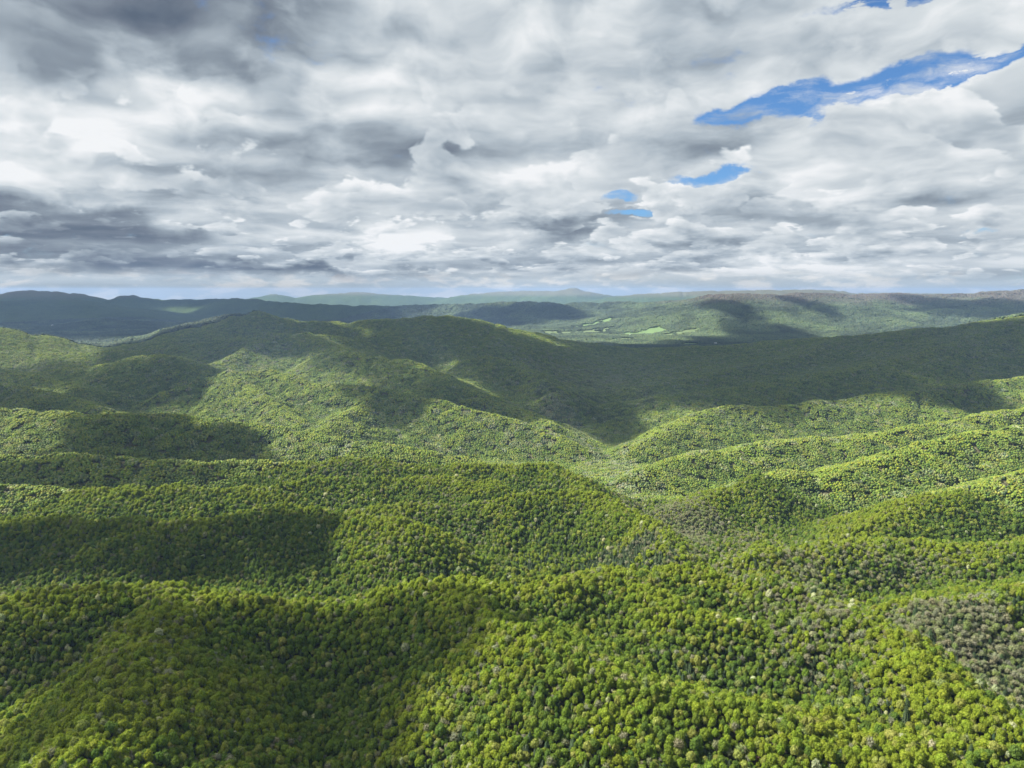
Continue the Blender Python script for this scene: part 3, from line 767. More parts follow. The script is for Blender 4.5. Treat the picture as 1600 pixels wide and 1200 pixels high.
# far clumps of wood: a patch of crowns
m_patch, gg = new_mat("far_canopy")
at = gg.t.nodes.new('ShaderNodeAttribute'); at.attribute_type = 'INSTANCER'; at.attribute_name = 'tint'
at2 = gg.t.nodes.new('ShaderNodeAttribute'); at2.attribute_type = 'GEOMETRY'; at2.attribute_name = 'own'
finish(m_patch, diffuse(gg, gg.v('MULTIPLY', at.outputs['Vector'], at2.outputs['Vector']), .8, None, .1))
patches = bpy.data.collections.new("canopy_patches")
for i in range(8):
    r_ = np.random.default_rng(90 + i)
    s = Shape()
    tint = []
    for gx in range(5):
        for gy in range(5):
            x, y = (gx - 2 + r_.uniform(-.4, .4)) * 9.5, (gy - 2 + r_.uniform(-.4, .4)) * 9.5
            con = r_.random() < .12
            w = r_.uniform(4.8, 6.8) * (.7 if con else 1)
            s.lump((x, y, r_.uniform(7, 12)), (w, w, w * (1.5 if con else .95)), 1, .24, r_)
            c = np.array([.40, .55, .9]) if con else r_.uniform(.66, 1.32) * np.array([r_.uniform(.85, 1.2), 1, r_.uniform(.8, 1.5)])
            tint.append(np.tile(c, (len(s.v[-1]), 1)))
    pm = s.mesh("canopy_patch", [m_patch])
    a_ = pm.attributes.new('own', 'FLOAT_VECTOR', 'POINT')
    a_.data.foreach_set('vector', np.concatenate(tint).astype(np.float32).ravel())
    patches.objects.link(bpy.data.objects.new("canopy_patch_%02d" % i, pm))


def scatter(name, collection, xyz, kind, rot, size, tint, label):
    pts = bpy.data.meshes.new(name)
    pts.vertices.add(len(xyz))
    pts.vertices.foreach_set('co', np.asarray(xyz, np.float32).ravel())
    for nm, ty, fld, arr in (('pick', 'INT', 'value', kind.astype(np.int32)), ('turn', 'FLOAT_VECTOR', 'vector', rot), ('size', 'FLOAT_VECTOR', 'vector', size), ('tint', 'FLOAT_VECTOR', 'vector', tint)):
        a = pts.attributes.new(nm, ty, 'POINT')
        a.data.foreach_set(fld, np.ascontiguousarray(arr if ty == 'INT' else np.asarray(arr, np.float32)).ravel())
    ng = bpy.data.node_groups.new(name, 'GeometryNodeTree')
    ng.interface.new_socket('Geometry', in_out='INPUT', socket_type='NodeSocketGeometry')
    ng.interface.new_socket('Geometry', in_out='OUTPUT', socket_type='NodeSocketGeometry')
    N, L = ng.nodes, ng.links
    gi, go = N.new('NodeGroupInput'), N.new('NodeGroupOutput')
    ci = N.new('GeometryNodeCollectionInfo')
    ci.inputs['Collection'].default_value = collection
    ci.inputs['Separate Children'].default_value = True
    ci.inputs['Reset Children'].default_value = True
    iop = N.new('GeometryNodeInstanceOnPoints')
    iop.inputs['Pick Instance'].default_value = True
    L.new(gi.outputs[0], iop.inputs['Points'])
    L.new(ci.outputs[0], iop.inputs['Instance'])
    for nm, ty, sock in (('pick', 'INT', 'Instance Index'), ('turn', 'FLOAT_VECTOR', 'Rotation'), ('size', 'FLOAT_VECTOR', 'Scale')):
        na_ = N.new('GeometryNodeInputNamedAttribute')
        na_.data_type = ty
        na_.inputs['Name'].default_value = nm
        L.new(na_.outputs['Attribute'], iop.inputs[sock])
    L.new(iop.outputs[0], go.inputs[0])
    o = add(name, pts, kind="stuff", label=label)
    md = o.modifiers.new("scatter", 'NODES')
    md.node_group = ng
    return o


# ------------------------------------------------------------------ where each tree stands and what it is
HALF = R(38.5)
TREE = .395


def candidates(r0, r1, spacing):
    n = int(2 * r1 / spacing) + 2
    xs = np.arange(-math.sin(HALF) * r1 - 60, math.sin(HALF) * r1 + 60, spacing)
    ys = np.arange(math.cos(HALF) * r0 - 80, r1, spacing)
    X, Y = np.meshgrid(xs, ys)
    X = X + (rng.random(X.shape) - .5) * spacing * .85 + (np.arange(len(ys)) % 2)[:, None] * spacing * .5
    Y = Y + (rng.random(Y.shape) - .5) * spacing * .85
    X, Y = X.ravel(), Y.ravel()
    r = np.hypot(X, Y)
    a = np.abs(np.arctan2(X, Y))
    k = (r >= r0) & (r < r1) & (a < HALF + 25 / r)
    return X[k], Y[k]


LEAF = np.array([1.06, 1, 1]) * 1.2 * np.array([(.172, .232, .020), (.142, .208, .020), (.112, .176, .020), (.084, .145, .022), (.165, .196, .036), (.205, .245, .055)])
PALE = np.array([(.44, .46, .27), (.36, .40, .22)])
BUDC = np.array([(.235, .265, .125), (.260, .262, .150), (.235, .245, .155), (.215, .270, .085)])
NEED = np.array([(.034, .056, .020), (.042, .066, .024)])
# patches where one sort stands thick: x, y, radius, sort (1 conifers, 2 budding trees, 3 deep green), share
STANDS = [
    (18, 979, 40, 1, 0.45),
    (96, 1019, 55, 1, 0.6),
    (155, 918, 50, 1, 0.6),
    (202, 861, 35, 1, 0.5),
    (-83, 887, 40, 1, 0.2),
    (377, 2950, 150, 1, 0.6),
    (376, 3439, 200, 1, 0.5),
    (393, 2593, 90, 1, 0.45),
    (359, 3949, 200, 1, 0.4),
    (-204, 2217, 60, 2, 0.2),
    (42, 2279, 90, 2, 0.5),
    (-310, 1402, 60, 2, 0.25),
    (-719, 2244, 60, 2, 0.3),
    (322, 1149, 110, 2, 0.5),
    (405, 1138, 90, 2, 0.4),
    (275, 1233, 90, 2, 0.4),
    (483, 1299, 70, 1, 0.22),
    (441, 887, 70, 2, 0.3),
    (415, 621, 70, 2, 0.5),
    (393, 669, 60, 2, 0.45),
    (292, 616, 45, 2, 0.4),
    (436, 597, 45, 2, 0.45),
    (565, 858, 70, 2, 0.3),
    (432, 832, 50, 1, 0.25),
    (491, 665, 50, 1, 0.25),
    (364, 863, 60, 2, 0.35),
    (546, 896, 70, 2, 0.25),
    (690, 4226, 500, 2, 0.5),
    (305, 4200, 400, 2, 0.4),
    (2440, 4161, 900, 2, 0.4),
    (163, 2977, 120, 2, 0.5),
    (-1335, 3691, 350, 2, 0.3),
    (-2695, 4023, 350, 2, 0.35),
    (-434, 2372, 60, 2, 0.2),
    (24, 490, 40, 1, 0.12),
    (191, 567, 50, 1, 0.22),
    (280, 501, 40, 1, 0.25),
    (872, 2507, 110, 1, 0.3),
    (1199, 2625, 120, 1, 0.3),
    (-497, 2265, 60, 1, 0.3),
    (-641, 2507, 90, 3, 0.5),
    (539, 1385, 60, 1, 0.2),
    (-443, 944, 140, 3, 0.4),
    (-310, 946, 80, 3, 0.5),
    (-58, 606, 60, 3, 0.3),
    (-1414, 3117, 300, 3, 0.5),
    (-273, 3005, 200, 3, 0.5),
    (-450, 614, 40, 2, 0.25),
    (218, 657, 50, 3, 0.3),
    (171, 597, 40, 3, 0.3),
]
# line of the stream bottoms
BOTTOM = [
    (178, 3275), (217, 2968), (237, 2461), (291, 2176), (274, 1601), (269, 1203), (272, 877), (320, 809), (292, 616), (378, 641), (420, 610), (453, 590),
]


def species(x, y, z):
    n = len(x)
    pc = .035 + .10 * np.clip(fbm(x / 160, y / 160, 3, 101) - .05, 0, 1)
    pb = .045 + .22 * np.clip(fbm(x / 240, y / 240, 3, 131) - .05, 0, 1)
    pd = .12 + .6 * np.clip(fbm(x / 200, y / 200, 3, 151), 0, 1)
    # trees follow the lie of the land: darker kinds on the slopes that face -Y, pale early leaf on the crests; this also puts relief shading into the tree colours
    gy = (ground_z(x, y + 14) - ground_z(x, y - 14)) / 28
    gx = (ground_z(x + 14, y) - ground_z(x - 14, y)) / 28
    h_ = 45.0
    convex = (z - (ground_z(x + h_, y) + ground_z(x - h_, y) + ground_z(x, y + h_) + ground_z(x, y - h_)) / 4) / 6
    face = np.clip(gy * 1.6 - gx * .8, 0, 1)
    pd = pd + .75 * face - .5 * np.clip(convex, -.6, 1)
    pc = np.clip(pc + .10 * face * np.clip(1 - convex, 0, 1) - .05 * np.clip(convex, 0, 1), 0, 1)
    d = np.full(n, 1e9)
    for (x0, y0), (x1, y1) in zip(BOTTOM[:-1], BOTTOM[1:]):
        ex, ey = x1 - x0, y1 - y0
        t = np.clip(((x - x0) * ex + (y - y0) * ey) / (ex * ex + ey * ey), 0, 1)
        d = np.minimum(d, np.hypot(x - x0 - t * ex, y - y0 - t * ey))
    wob = 1 + .8 * fbm(x / 90, y / 90, 2, 171)
    pb = pb + .36 * np.exp(-(d / (70 * np.clip(wob, .3, 2))) ** 2)
    pc = pc + .10 * np.exp(-(d / 60) ** 2)
    for sx, sy, sr, kind, share in STANDS:
        ww = share * (.55 if kind == 2 else 1) * np.exp(-(np.hypot(x - sx, y - sy) / (sr * np.clip(wob, .4, 1.8))) ** 2)
        if kind == 1:
            pc = pc + ww
        elif kind == 2:
            pb = pb + ww
        else:
            pd = pd + ww
    u = rng.random(n)
    sort = np.where(u < pc, 1, np.where(u < pc + pb, 2, np.where(u > .9925, 3, 0)))
    # colour
    v = rng.random(n)
    mix = fbm(x / 110, y / 110, 4, 191) * 1.3 + rng.normal(0, .22, n) + .22 + .5 * np.clip(convex, -1, 1)
    li = np.where(v < pd, np.where(rng.random(n) < .5, 2, 3), np.where(mix > .25, 0, np.where(mix > -.25, 1, 2)))
    li = np.where(rng.random(n) < .06, 4, np.where(rng.random(n) < .08, 5, li))
    col = LEAF[li].copy()
    col[sort == 1] = NEED[rng.integers(0, 2, (sort == 1).sum())]
    col[sort == 2] = BUDC[rng.integers(0, 4, (sort == 2).sum())]
    col[sort == 3] = PALE[rng.integers(0, 2, (sort == 3).sum())]
    col *= rng.uniform(.87, 1.15, (n, 1)) * rng.uniform(.95, 1.05, (n, 3))
    return sort, col, li


def pick_shape(sort, near_):
    n = len(sort)
    L_, C_, B_ = (N_LEAFY, N_CONIFER, N_BUD) if near_ else (M_LEAFY, M_CONIFER, M_BUD)
    out = np.array(L_)[rng.integers(0, len(L_), n)]
    out = np.where(sort == 1, np.array(C_)[rng.integers(0, len(C_), n)], out)
    return np.where(sort == 2, np.array(B_)[rng.integers(0, len(B_), n)], out)


X, Y = candidates(380, 1500, 2.58)
keep = in_sight(X, Y)
X, Y = X[keep], Y[keep]
Z = ground_z(X, Y)
sort, col, li = species(X, Y, Z)
shape = pick_shape(sort, True)
wide_ = TREE * np.clip(rng.lognormal(0.0, .27, len(X)), .55, 1.9)
size = np.stack([wide_, wide_, wide_ * np.clip(rng.normal(1, .1, len(X)), .75, 1.3)], -1)
turn = np.stack([rng.normal(0, .04, len(X)), rng.normal(0, .04, len(X)), rng.uniform(0, 6.28, len(X))], -1)

# where each tree of this near band falls in the view of the camera
cp, sp = math.cos(R(7.4)), math.sin(R(7.4))


def view_of(x, y, z):
    rz = z - CAM_Z
    dep = y * cp - rz * sp
    return 800 + 1110 * x / dep, 600 - 1110 * (y * sp + rz * cp) / dep, dep


U, V, DEP = view_of(X, Y, Z + 13)
inside = (U > 2) & (U < 1598) & (V > 460) & (V < 1196)
# the trees of special kinds that stand out in the picture
chosen = {}


def choose(u, v, kind, c, shp, scale=1.15):
    d = np.where(inside, np.hypot(U - u, V - v), 1e9)
    for k_ in chosen:
        d[k_] = 1e9
    i = int(np.argmin(d))
    sort[i] = kind
    col[i] = c
    shape[i] = shp
    size[i] = (scale * TREE, scale * TREE, scale * TREE)
    chosen[i] = True
    return i


SPECIAL = [   # sort, picture position it should be found near, colour
    (6, 1055, 3, (0.58, 0.6, 0.44), 2, 1.1),
    (275, 1107, 3, (0.58, 0.6, 0.44), 2, 1.15),
    (438, 1075, 3, (0.58, 0.6, 0.44), 1, 1.0),
    (318, 1138, 3, (0.36, 0.4, 0.24), 3, 0.95),
    (366, 1132, 3, (0.58, 0.6, 0.44), 5, 1.1),
    (428, 1158, 3, (0.36, 0.37, 0.24), 0, 1.0),
    (130, 1092, 3, (0.24, 0.29, 0.15), 1, 0.95),
    (158, 1070, 3, (0.25, 0.29, 0.12), 4, 1.1),
    (78, 1000, 3, (0.3, 0.31, 0.22), 5, 0.8),
    (195, 975, 3, (0.24, 0.22, 0.17), 5, 0.8),
    (340, 1080, 3, (0.33, 0.33, 0.26), 1, 0.75),
    (462, 1185, 3, (0.33, 0.36, 0.24), 5, 1.0),
    (135, 1168, 2, (0.3, 0.26, 0.24), 8, 0.8),
    (210, 1166, 2, (0.26, 0.2, 0.17), 9, 0.8),
    (325, 1110, 3, (0.2, 0.27, 0.14), 3, 0.95),
    (330, 1080, 2, (0.28, 0.25, 0.24), 8, 0.8),
    (1186, 1168, 2, (0.24, 0.14, 0.1), 9, 0.95),
    (240, 1065, 1, (0.03, 0.06, 0.03), 6, 1.0),
    (615, 1045, 1, (0.035, 0.07, 0.035), 7, 1.0),
    (498, 1150, 1, (0.04, 0.07, 0.035), 6, 1.0),
    (140, 1190, 1, (0.035, 0.07, 0.03), 7, 1.1),
    (1240, 1120, 1, (0.03, 0.06, 0.028), 6, 1.15),
    (1270, 1085, 1, (0.03, 0.06, 0.028), 7, 1.1),
    (1362, 1075, 1, (0.03, 0.055, 0.028), 6, 1.1),
    (1120, 1115, 1, (0.03, 0.06, 0.03), 7, 1.0),
    (1550, 1135, 1, (0.035, 0.065, 0.03), 6, 1.1),
    (1320, 1120, 2, (0.2, 0.18, 0.09), 9, 1.1),
    (1560, 1130, 2, (0.22, 0.21, 0.13), 8, 1.1),
]
for u_, v_, k_, c_, s_, z_ in SPECIAL:
    choose(u_, v_, k_, c_, s_, z_)
N_SPECIAL = len(SPECIAL)

big_ = np.where(inside, size[:, 0] / DEP, 0)
order = np.argsort(-big_)
for i in order:
    if len(chosen) >= 300 + N_SPECIAL:
        break
    chosen.setdefault(int(i), False)
rest = np.ones(len(X), bool)
rest[list(chosen)] = False
scatter("forest", sources, np.stack([X, Y, Z], -1)[rest], shape[rest], turn[rest], size[rest], col[rest], "spring forest covering the near hills")
count_near = rest.sum()

def slope_turn(x, y, h, spin):
    gx = (ground_z(x + h, y) - ground_z(x - h, y)) / (2 * h)
    gy = (ground_z(x, y + h) - ground_z(x, y - h)) / (2 * h)
    up = np.stack([-gx, -gy, np.ones(len(x))], -1)
    up /= np.linalg.norm(up, axis=1)[:, None]
    ax = np.stack([np.cos(spin), np.sin(spin), 0 * spin], -1)
    ax -= (ax * up).sum(1)[:, None] * up
    ax /= np.linalg.norm(ax, axis=1)[:, None]
    ay = np.cross(up, ax)
    return np.stack([np.arctan2(ay[:, 2], up[:, 2]), -np.arcsin(np.clip(ax[:, 2], -1, 1)), np.arctan2(ax[:, 1], ax[:, 0])], -1)


X2, Y2 = candidates(1500, 5600, 17.5)
keep = in_sight(X2, Y2)
X2, Y2 = X2[keep], Y2[keep]
Z2 = ground_z(X2, Y2)
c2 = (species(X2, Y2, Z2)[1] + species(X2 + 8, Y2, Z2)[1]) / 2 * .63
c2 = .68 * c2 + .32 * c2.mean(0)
w2 = rng.uniform(.92, 1.12, len(X2)) * .44
scatter("forest_mid", patches, np.stack([X2, Y2, Z2], -1), rng.integers(0, 8, len(X2)), slope_turn(X2, Y2, 12, rng.integers(0, 4, len(X2)) * math.pi / 2 + rng.uniform(-.3, .3, len(X2))), np.stack([w2, w2, w2 * rng.uniform(1.0, 1.4, len(w2))], -1), c2, "spring forest covering the middle hills")

FIELDS = [   # crop, corners
    ('hay', [(447.6, 8300), (801.9, 8500), (1250, 8700), (1176.5, 8450), (732.5, 8150)]),
    ('pasture', [(273.5, 7600), (736.5, 7800), (1150.6, 8000), (1073.3, 7700), (699.2, 7400), (326.3, 7250)]),
    ('hay', [(854.1, 7300), (1180.6, 7500), (1592.3, 7700), (1641.7, 7450), (1319.1, 7150), (952, 7050)]),
    ('pasture', [(1373.8, 7100), (1641.6, 7300), (1988.8, 7500), (1996, 7400), (1680.9, 7050), (1438.7, 6950)]),
    ('hay', [(1335.9, 6050), (1511.7, 6100), (1649.6, 6000), (1529.9, 5850), (1318.9, 5850)]),
    ('straw', [(1689.6, 5950), (1908.3, 6050), (2027.7, 6000), (1824.4, 5780), (1607.7, 5750)]),
    ('pasture', [(778.5, 6400), (1091.4, 6550), (1135.4, 6300), (901.4, 6250)]),
]



def in_field(x, y):
    out = np.zeros(len(x), bool)
    for _, poly in FIELDS:
        inn = np.zeros(len(x), bool)
        p = poly + poly[:1]
        for (x0, y0), (x1, y1) in zip(p[:-1], p[1:]):
            cr = ((y0 > y) != (y1 > y)) & (x < (x1 - x0) * (y - y0) / (y1 - y0 + 1e-9) + x0)
            inn ^= cr
        out |= inn
    return out


X3, Y3 = candidates(5600, 11500, 38)
keep = in_sight(X3, Y3, 25, 30) & (~in_field(X3, Y3) | (rng.random(len(X3)) < .10))
X3, Y3 = X3[keep], Y3[keep]
Z3 = ground_z(X3, Y3)
n3 = len(X3)
tone3 = fbm(X3 / 600, Y3 / 600, 4, 211) + rng.normal(0, .25, n3)
c3 = np.array([(.048, .067, .032)]) * (1 + .45 * np.clip(tone3, -1, 1))[:, None]
high3 = np.clip((Z3 - 420) / 120 + .3 * fbm(X3 / 300, Y3 / 300, 2, 231), 0, 1)[:, None] * np.clip((Y3 - 5500) / 1500, 0, 1)[:, None]
c3 = c3 * (1 - .75 * high3) + .75 * high3 * np.array([.11, .095, .072])
pale3 = np.clip(fbm(X3 / 380, Y3 / 380, 3, 221) * 1.6 + 1.2 * np.exp(-((X3 - 1750) / 1100) ** 2 - ((Y3 - 7000) / 1200) ** 2), 0, 1)[:, None] * (1 - high3)
c3 = c3 * (1 - .6 * pale3) + .6 * pale3 * np.array([.098, .135, .050])
w3 = rng.uniform(.95, 1.15, n3)
scatter("distant_forest", patches, np.stack([X3, Y3, Z3], -1), rng.integers(0, 8, n3), slope_turn(X3, Y3, 15, rng.uniform(-.3, .3, n3)), np.stack([w3, w3, w3], -1), c3, "woods on the far valley sides")

# ------------------------------------------------------------------ trees as objects of their own
def tree_parts(i, ct, leafm):
    c, t = ct
    return c.mesh("crown", [leafm]), t.mesh("trunk", [m_bark])


PART = [tree_parts(i, ct, mt) for i, (ct, mt) in enumerate(near)]
NAME = {0: "broadleaf_tree", 1: "conifer_tree", 2: "budding_tree", 3: "pale_tree"}
LEAFWORD = ["bright yellow-green", "fresh green", "mid green", "deep green", "olive green", "light green"]
COLS = ["at the far left edge", "near the left edge", "inside the left edge", "left of the left quarter", "at the left quarter", "right of the left quarter", "left of the left third", "right of the left third", "well left of centre", "left of centre", "just left of centre", "just right of centre", "right of centre", "well right of centre", "left of the right third", "right of the right third", "left of the right quarter", "at the right quarter", "right of the right quarter", "inside the right edge", "near the right edge", "at the far right edge"]
TURN = ["leftmost", "second from left", "third from left", "fourth from left", "fifth from left", "sixth from left", "seventh from left", "eighth from left", "ninth from left", "tenth from left"]
found = {}
for i in chosen:
    k = int(sort[i])
    wide = size[i][0] / TREE
    sz = "broad" if wide > 1.5 else "stout" if wide > 1.25 else "slim"
    tone_ = float(col[i].sum()) / .45
    if k == 0:
        head = "%s %s tree" % (sz, LEAFWORD[int(li[i])])
    elif k == 1:
        head = "dark %s conifer" % sz
    elif k == 2:
        head = "grey-brown %s budding tree" % sz
    else:
        head = "pale whitish blossoming %s tree" % sz
    c_ = COLS[int(min(len(COLS) - 1, U[i] / 1600 * len(COLS)))]
    up = (1200 - V[i])
    r_ = "along bottom edge" if up < 22 else "just above bottom edge" if up < 50 else "low on near slope" if up < 100 else "partway up near slope" if up < 200 else "higher on near slope"
    found.setdefault("%s %s, %s" % (head, r_, c_), []).append(i)
label_of = {}
for lab, ii in found.items():
    ii.sort(key=lambda q: U[q])
    for n_, q in enumerate(ii):
        label_of[q] = lab if len(ii) == 1 else "%s, %s" % (lab, TURN[min(n_, 9)] if n_ < len(ii) - 1 else "rightmost")

for i in sorted(chosen, key=lambda q: (V[q], U[q])):
    root = add(NAME[int(sort[i])], None)
    root.empty_display_size = 2
    root.location = (float(X[i]), float(Y[i]), float(Z[i]))
    root.rotation_euler = [float(a) for a in turn[i]]
    root.scale = [float(a) for a in size[i]]
    cm, tm = PART[int(shape[i])]
    for nm, dat in (("crown", cm), ("trunk", tm)):
        ch = add(nm, dat, root)
        ch['tint'] = [float(a) for a in col[i]]
    root['label'] = label_of[i]
    root['category'] = "tree"
    root['group'] = "trees of the spring forest on the near slopes"

# ------------------------------------------------------------------ fields and farm buildings in the far valley
CROP = {'pasture': ((.095, .13, .055), (.12, .155, .065)), 'hay': ((.10, .165, .06), (.13, .19, .07)), 'straw': ((.34, .34, .18), (.42, .40, .24))}
FNAME = {'pasture': "pasture", 'hay': "meadow", 'straw': "pale_field"}
cropm = {}
for kx, (ca, cb) in CROP.items():
    mm, gg = new_mat(kx)
    geo = gg.t.nodes.new('ShaderNodeNewGeometry')
    finish(mm, diffuse(gg, gg.mix(gg.noise(geo.outputs['Position'], 1 / 70, 5, .6)[0], ca, cb), .9))
    cropm[kx] = mm


def drape(name, poly, mat, lift, cell=22.0):
    xs = np.arange(min(p[0] for p in poly), max(p[0] for p in poly) + cell, cell)
    ys = np.arange(min(p[1] for p in poly), max(p[1] for p in poly) + cell, cell)
    Xa, Ya = np.meshgrid(xs, ys, indexing='ij')
    Za = ground_z(Xa.ravel(), Ya.ravel()).reshape(Xa.shape) + lift
    ii = np.arange(Xa.size).reshape(Xa.shape)
    fc = np.stack([ii[:-1, :-1], ii[1:, :-1], ii[1:, 1:], ii[:-1, 1:]], -1).reshape(-1, 4)
    cx_, cy_ = (Xa[:-1, :-1] + cell / 2).ravel(), (Ya[:-1, :-1] + cell / 2).ravel()
    inn = np.zeros(len(cx_), bool)
    p = poly + poly[:1]
    for (x0, y0), (x1, y1) in zip(p[:-1], p[1:]):
        inn ^= ((y0 > cy_) != (y1 > cy_)) & (cx_ < (x1 - x0) * (cy_ - y0) / (y1 - y0 + 1e-9) + x0)
    fc = fc[inn]
    us, inv = np.unique(fc, return_inverse=True)
    vv = np.stack([Xa.ravel(), Ya.ravel(), Za.ravel()], -1)[us]
    return add(name, mesh_np(name, vv, inv.reshape(-1, 4), [mat], True), kind="structure")


for j, (crop, poly) in enumerate(FIELDS):
    drape(FNAME[crop], poly, cropm[crop], 2.0 + .3 * j)

m_road, gg = new_mat("valley_road")
finish(m_road, diffuse(gg, (.36, .35, .32), .9))
road_pts = [(945.2, 7000), (1173.7, 7050), (1295, 6850), (1614.9, 6900)]
rp, rf = [], []
for k in range(len(road_pts) - 1):
    (x0, y0), (x1, y1) = road_pts[k], road_pts[k + 1]
    L_ = math.hypot(x1 - x0, y1 - y0)
    nx, ny = -(y1 - y0) / L_ * 6, (x1 - x0) / L_ * 6
    st = int(L_ / 20)
    for s_ in range(st + 1):
        x, y = x0 + (x1 - x0) * s_ / st, y0 + (y1 - y0) * s_ / st
        z = float(ground_z(x, y)) + 5.0
        rp += [(x + nx, y + ny, z), (x - nx, y - ny, z)]
        if s_:
            b_ = len(rp)
            rf.append((b_ - 4, b_ - 3, b_ - 1, b_ - 2))
add("road", mesh_np("road", rp, rf, [m_road]), kind="structure")

m_wall, gg = new_mat("white_boards")
finish(m_wall, diffuse(gg, (.78, .77, .74), .6))
m_roof, gg = new_mat("metal_roof")
finish(m_roof, diffuse(gg, (.55, .56, .58), .4))
m_roof2, gg = new_mat("red_roof")
finish(m_roof2, diffuse(gg, (.30, .10, .08), .6))
m_dark, gg = new_mat("window_glass")
finish(m_dark, diffuse(gg, (.03, .035, .04), .2, None, .5))


def box(name, x0, x1, y0, y1, z0, z1, mat, parent):
    v = [(x, y, z) for z in (z0, z1) for x, y in ((x0, y0), (x1, y0), (x1, y1), (x0, y1))]
    f = [(0, 3, 2, 1), (4, 5, 6, 7), (0, 1, 5, 4), (1, 2, 6, 5), (2, 3, 7, 6), (3, 0, 4, 7)]
    return add(name, mesh_np(name, v, f, [mat]), parent)


def building(name, label, cat, xy, w, d, h, turn_, roofm):
    x, y = xy
    z = float(ground_z(x, y)) + 3
    root = add(name, None, label=label, category=cat)
    root.location = (x, y, z)
    root.rotation_euler = (0, 0, turn_)
    box("wall", -w / 2, w / 2, -d / 2, d / 2, -4, h, m_wall, root)
    o_ = 1.2
    rv = [(-w / 2 - o_, -d / 2 - o_, h + .01), (w / 2 + o_, -d / 2 - o_, h + .01), (w / 2 + o_, d / 2 + o_, h + .01), (-w / 2 - o_, d / 2 + o_, h + .01), (-w / 2 - o_, 0, h + d * .35), (w / 2 + o_, 0, h + d * .35)]
    me_ = bpy.data.meshes.new("roof")
    me_.from_pydata(rv, [], [(0, 1, 5, 4), (2, 3, 4, 5), (1, 2, 5), (3, 0, 4), (3, 2, 1, 0)])
    me_.materials.append(roofm)
    add("roof", me_, root)
    box("door", -2, 2, -d / 2 - .15, -d / 2 - .01, -3, h * .6, m_dark, root)
    for s_ in (-1, 1):
        box("window", s_ * w * .3 - 1.2, s_ * w * .3 + 1.2, -d / 2 - .12, -d / 2 - .01, h * .35, h * .7, m_dark, root)


building("farmhouse", "white farmhouse with grey roof in the middle of the cluster by the valley road", "house", (1232.4, 7060), 22, 14, 9, .2, m_roof)
building("barn", "long white barn left of the farmhouse beside the pale valley road", "barn", (1153.1, 7040), 44, 18, 9, .05, m_roof)
building("farmhouse", "small white house right of the farmhouse cluster near the meadow", "house", (1331.6, 7150), 20, 14, 8, -.3, m_roof)
building("shed", "low white shed at the left end of the pale valley road", "shed", (1044.8, 6950), 30, 14, 6, .1, m_roof)
building("farmhouse", "tiny white house alone on the dark blue hillside far left", "house", (-4236.4, 9300), 34, 20, 10, 0, m_roof)
building("barn", "tiny pale barn in the dark valley below the blue hills far left", "barn", (-5472.6, 8500), 40, 20, 9, 0, m_roof)
building("farmhouse", "pale house beside the whitish field behind the dark right ridge", "house", (1692, 5900), 22, 14, 8, .4, m_roof)


# ------------------------------------------------------------------ clouds overhead that throw the shade patches
CLOUDS = [   # x, y, z of the centre, radius across, radius along the view, half thickness
    (-1431, 770, 1589, 217, 129, 27),
    (-1248, 815, 1604, 60, 60, 40.5),
    (-1603, 851, 1595, 92, 60, 13.5),
    (-1513, 689, 1587, 99, 83, 22.5),
    (-1854, 1201, 1534, 241, 60, 40.5),
    (-1668, 1168, 1534, 129, 60, 36),
    (-1508, 1180, 1551, 79, 60, 40.5),
    (-2087, 1626, 1538, 293, 60, 27),
    (-1942, 1835, 1564, 131, 222, 18),
    (-2442, 1994, 1741, 426, 323, 45),
    (-2290, 2180, 1829, 121, 62, 36),
    (-3863, 3018, 2462, 335, 554, 31.5),
    (-3872, 3452, 2801, 410, 342, 40.5),
    (-5219, 4154, 3307, 493, 491, 22.5),
    (-4332, 3730, 3019, 591, 188, 22.5),
    (-2464, 3186, 2597, 378, 423, 40.5),
    (-4329, 4421, 3606, 525, 194, 33.8),
    (-3634, 4303, 3463, 307, 661, 22.5),
    (-2951, 4301, 3367, 273, 697, 40.5),
    (-5479, 5177, 4194, 820, 813, 40.5),
    (-5146, 5213, 4277, 495, 791, 45),
    (-4076, 5218, 4214, 950, 503, 45),
    (-2183, 4701, 3676, 1005, 1356, 45),
    (-1670, 5756, 4475, 912, 2294, 45),
    (-2304, 5860, 4549, 928, 1270, 45),
    (-3157, 5808, 4476, 552, 902, 40.5),
    (-532, 4584, 3718, 1198, 767, 45),
    (114, 4308, 3565, 682, 883, 45),
    (-1238, 3753, 2952, 684, 742, 45),
    (-787, 3471, 2779, 440, 370, 36),
    (-2056, 3525, 2704, 195, 677, 36),
    (-12382, 10177, 7925, 2659, 2931, 45),
    (-14189, 15360, 11745, 3041, 2198, 45),
    (-7656, 11031, 8534, 1048, 769, 40.5),
    (-17090, 13433, 10461, 3511, 2368, 45),
    (-10297, 10267, 8112, 2439, 3400, 45),
    (-17227, 15690, 12125, 1367, 233, 40.5),
    (-12262, 15085, 11574, 1792, 2464, 45),
    (-3882, 9312, 7374, 280, 594, 27),
    (-3037, 9483, 7524, 210, 577, 24.8),
    (-979, 9060, 7191, 861, 778, 27),
    (-3419, 13644, 10707, 3025, 3400, 11.2),
    (-7475, 18277, 14262, 2750, 60, 36),
]

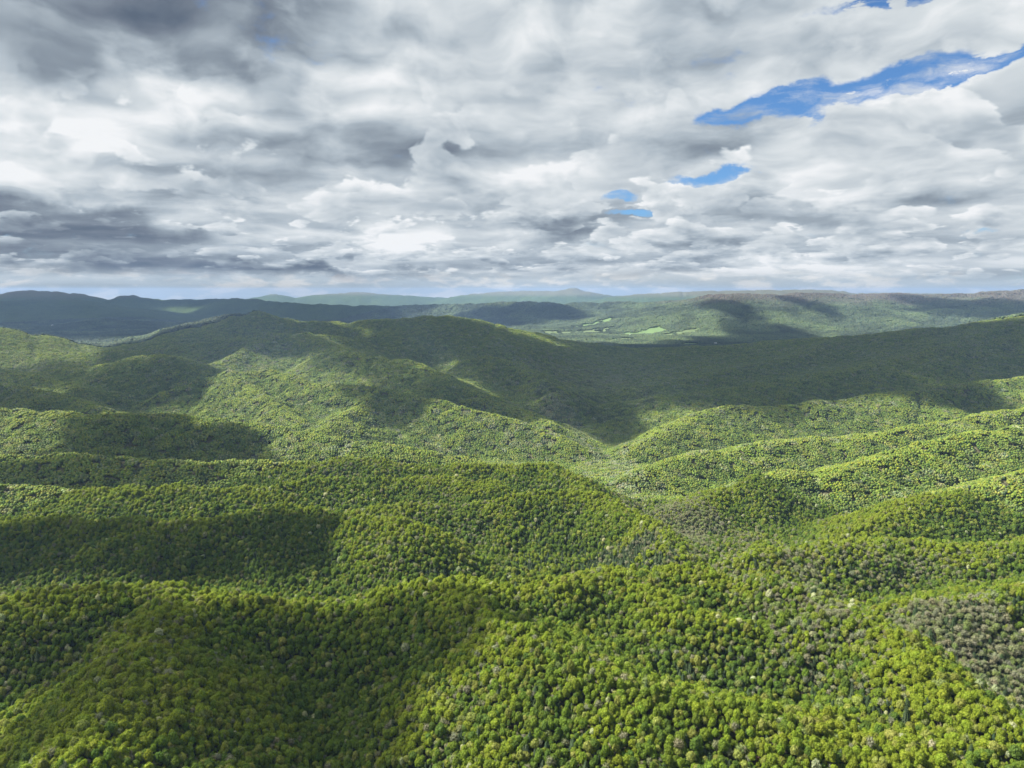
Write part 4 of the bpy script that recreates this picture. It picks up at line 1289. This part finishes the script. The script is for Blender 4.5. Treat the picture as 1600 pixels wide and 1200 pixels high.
m_cloud = bpy.data.materials.new("cloud_vapour")
m_cloud.use_nodes = True
cn = m_cloud.node_tree
cn.nodes.clear()
pv = cn.nodes.new('ShaderNodeVolumePrincipled')
pv.inputs['Color'].default_value = (.97, .97, .98, 1)
pv.inputs['Density'].default_value = 1.0
pv.inputs['Anisotropy'].default_value = .4
co = cn.nodes.new('ShaderNodeOutputMaterial')
cn.links.new(pv.outputs[0], co.inputs['Volume'])
cs = Shape()
for j, (x, y, z, rx, ry, hz) in enumerate(CLOUDS):
    r_ = np.random.default_rng(300 + j)
    v, f = ICO[3]
    ang = np.arctan2(v[:, 1], v[:, 0])
    k = 1 + .16 * np.sin(ang * 3 + j) + .10 * np.sin(ang * 5 + 2 * j) + .06 * np.sin(ang * 9 + 3 * j)
    vv = v * np.stack([k * rx, k * ry, np.where(v[:, 2] > 0, hz * 1.3, hz * .7)], -1) + (x, y, z)
    cs.add(vv, f)
cm_ = cs.mesh("clouds", [m_cloud])
pv.inputs['Density'].default_value = .032
add("clouds", cm_, kind="stuff", label="grey white clouds over the hills")

# ------------------------------------------------------------------ haze
m_haze = bpy.data.materials.new("haze_air")
m_haze.use_nodes = True
hn = m_haze.node_tree
hn.nodes.clear()
hv = hn.nodes.new('ShaderNodeVolumePrincipled')
hv.inputs['Color'].default_value = (.36, .56, .92, 1)
hv.inputs['Density'].default_value = 2.6e-5
hv.inputs['Anisotropy'].default_value = .2
ho = hn.nodes.new('ShaderNodeOutputMaterial')
hn.links.new(hv.outputs[0], ho.inputs['Volume'])
hx, z0, z1 = 28400.0, float(GZ.min()) - 5.0, float(max(GZ.max(), CAM_Z)) + 25.0
hb = [(sx * hx, sy * hx, zz) for zz in (z0, z1) for sx, sy in ((-1, -1), (1, -1), (1, 1), (-1, 1))]
hf = [(0, 3, 2, 1), (4, 5, 6, 7), (0, 1, 5, 4), (1, 2, 6, 5), (2, 3, 7, 6), (3, 0, 4, 7)]
add("haze", mesh_np("haze", hb, hf, [m_haze]), kind="stuff", label="pale blue air between the hills")
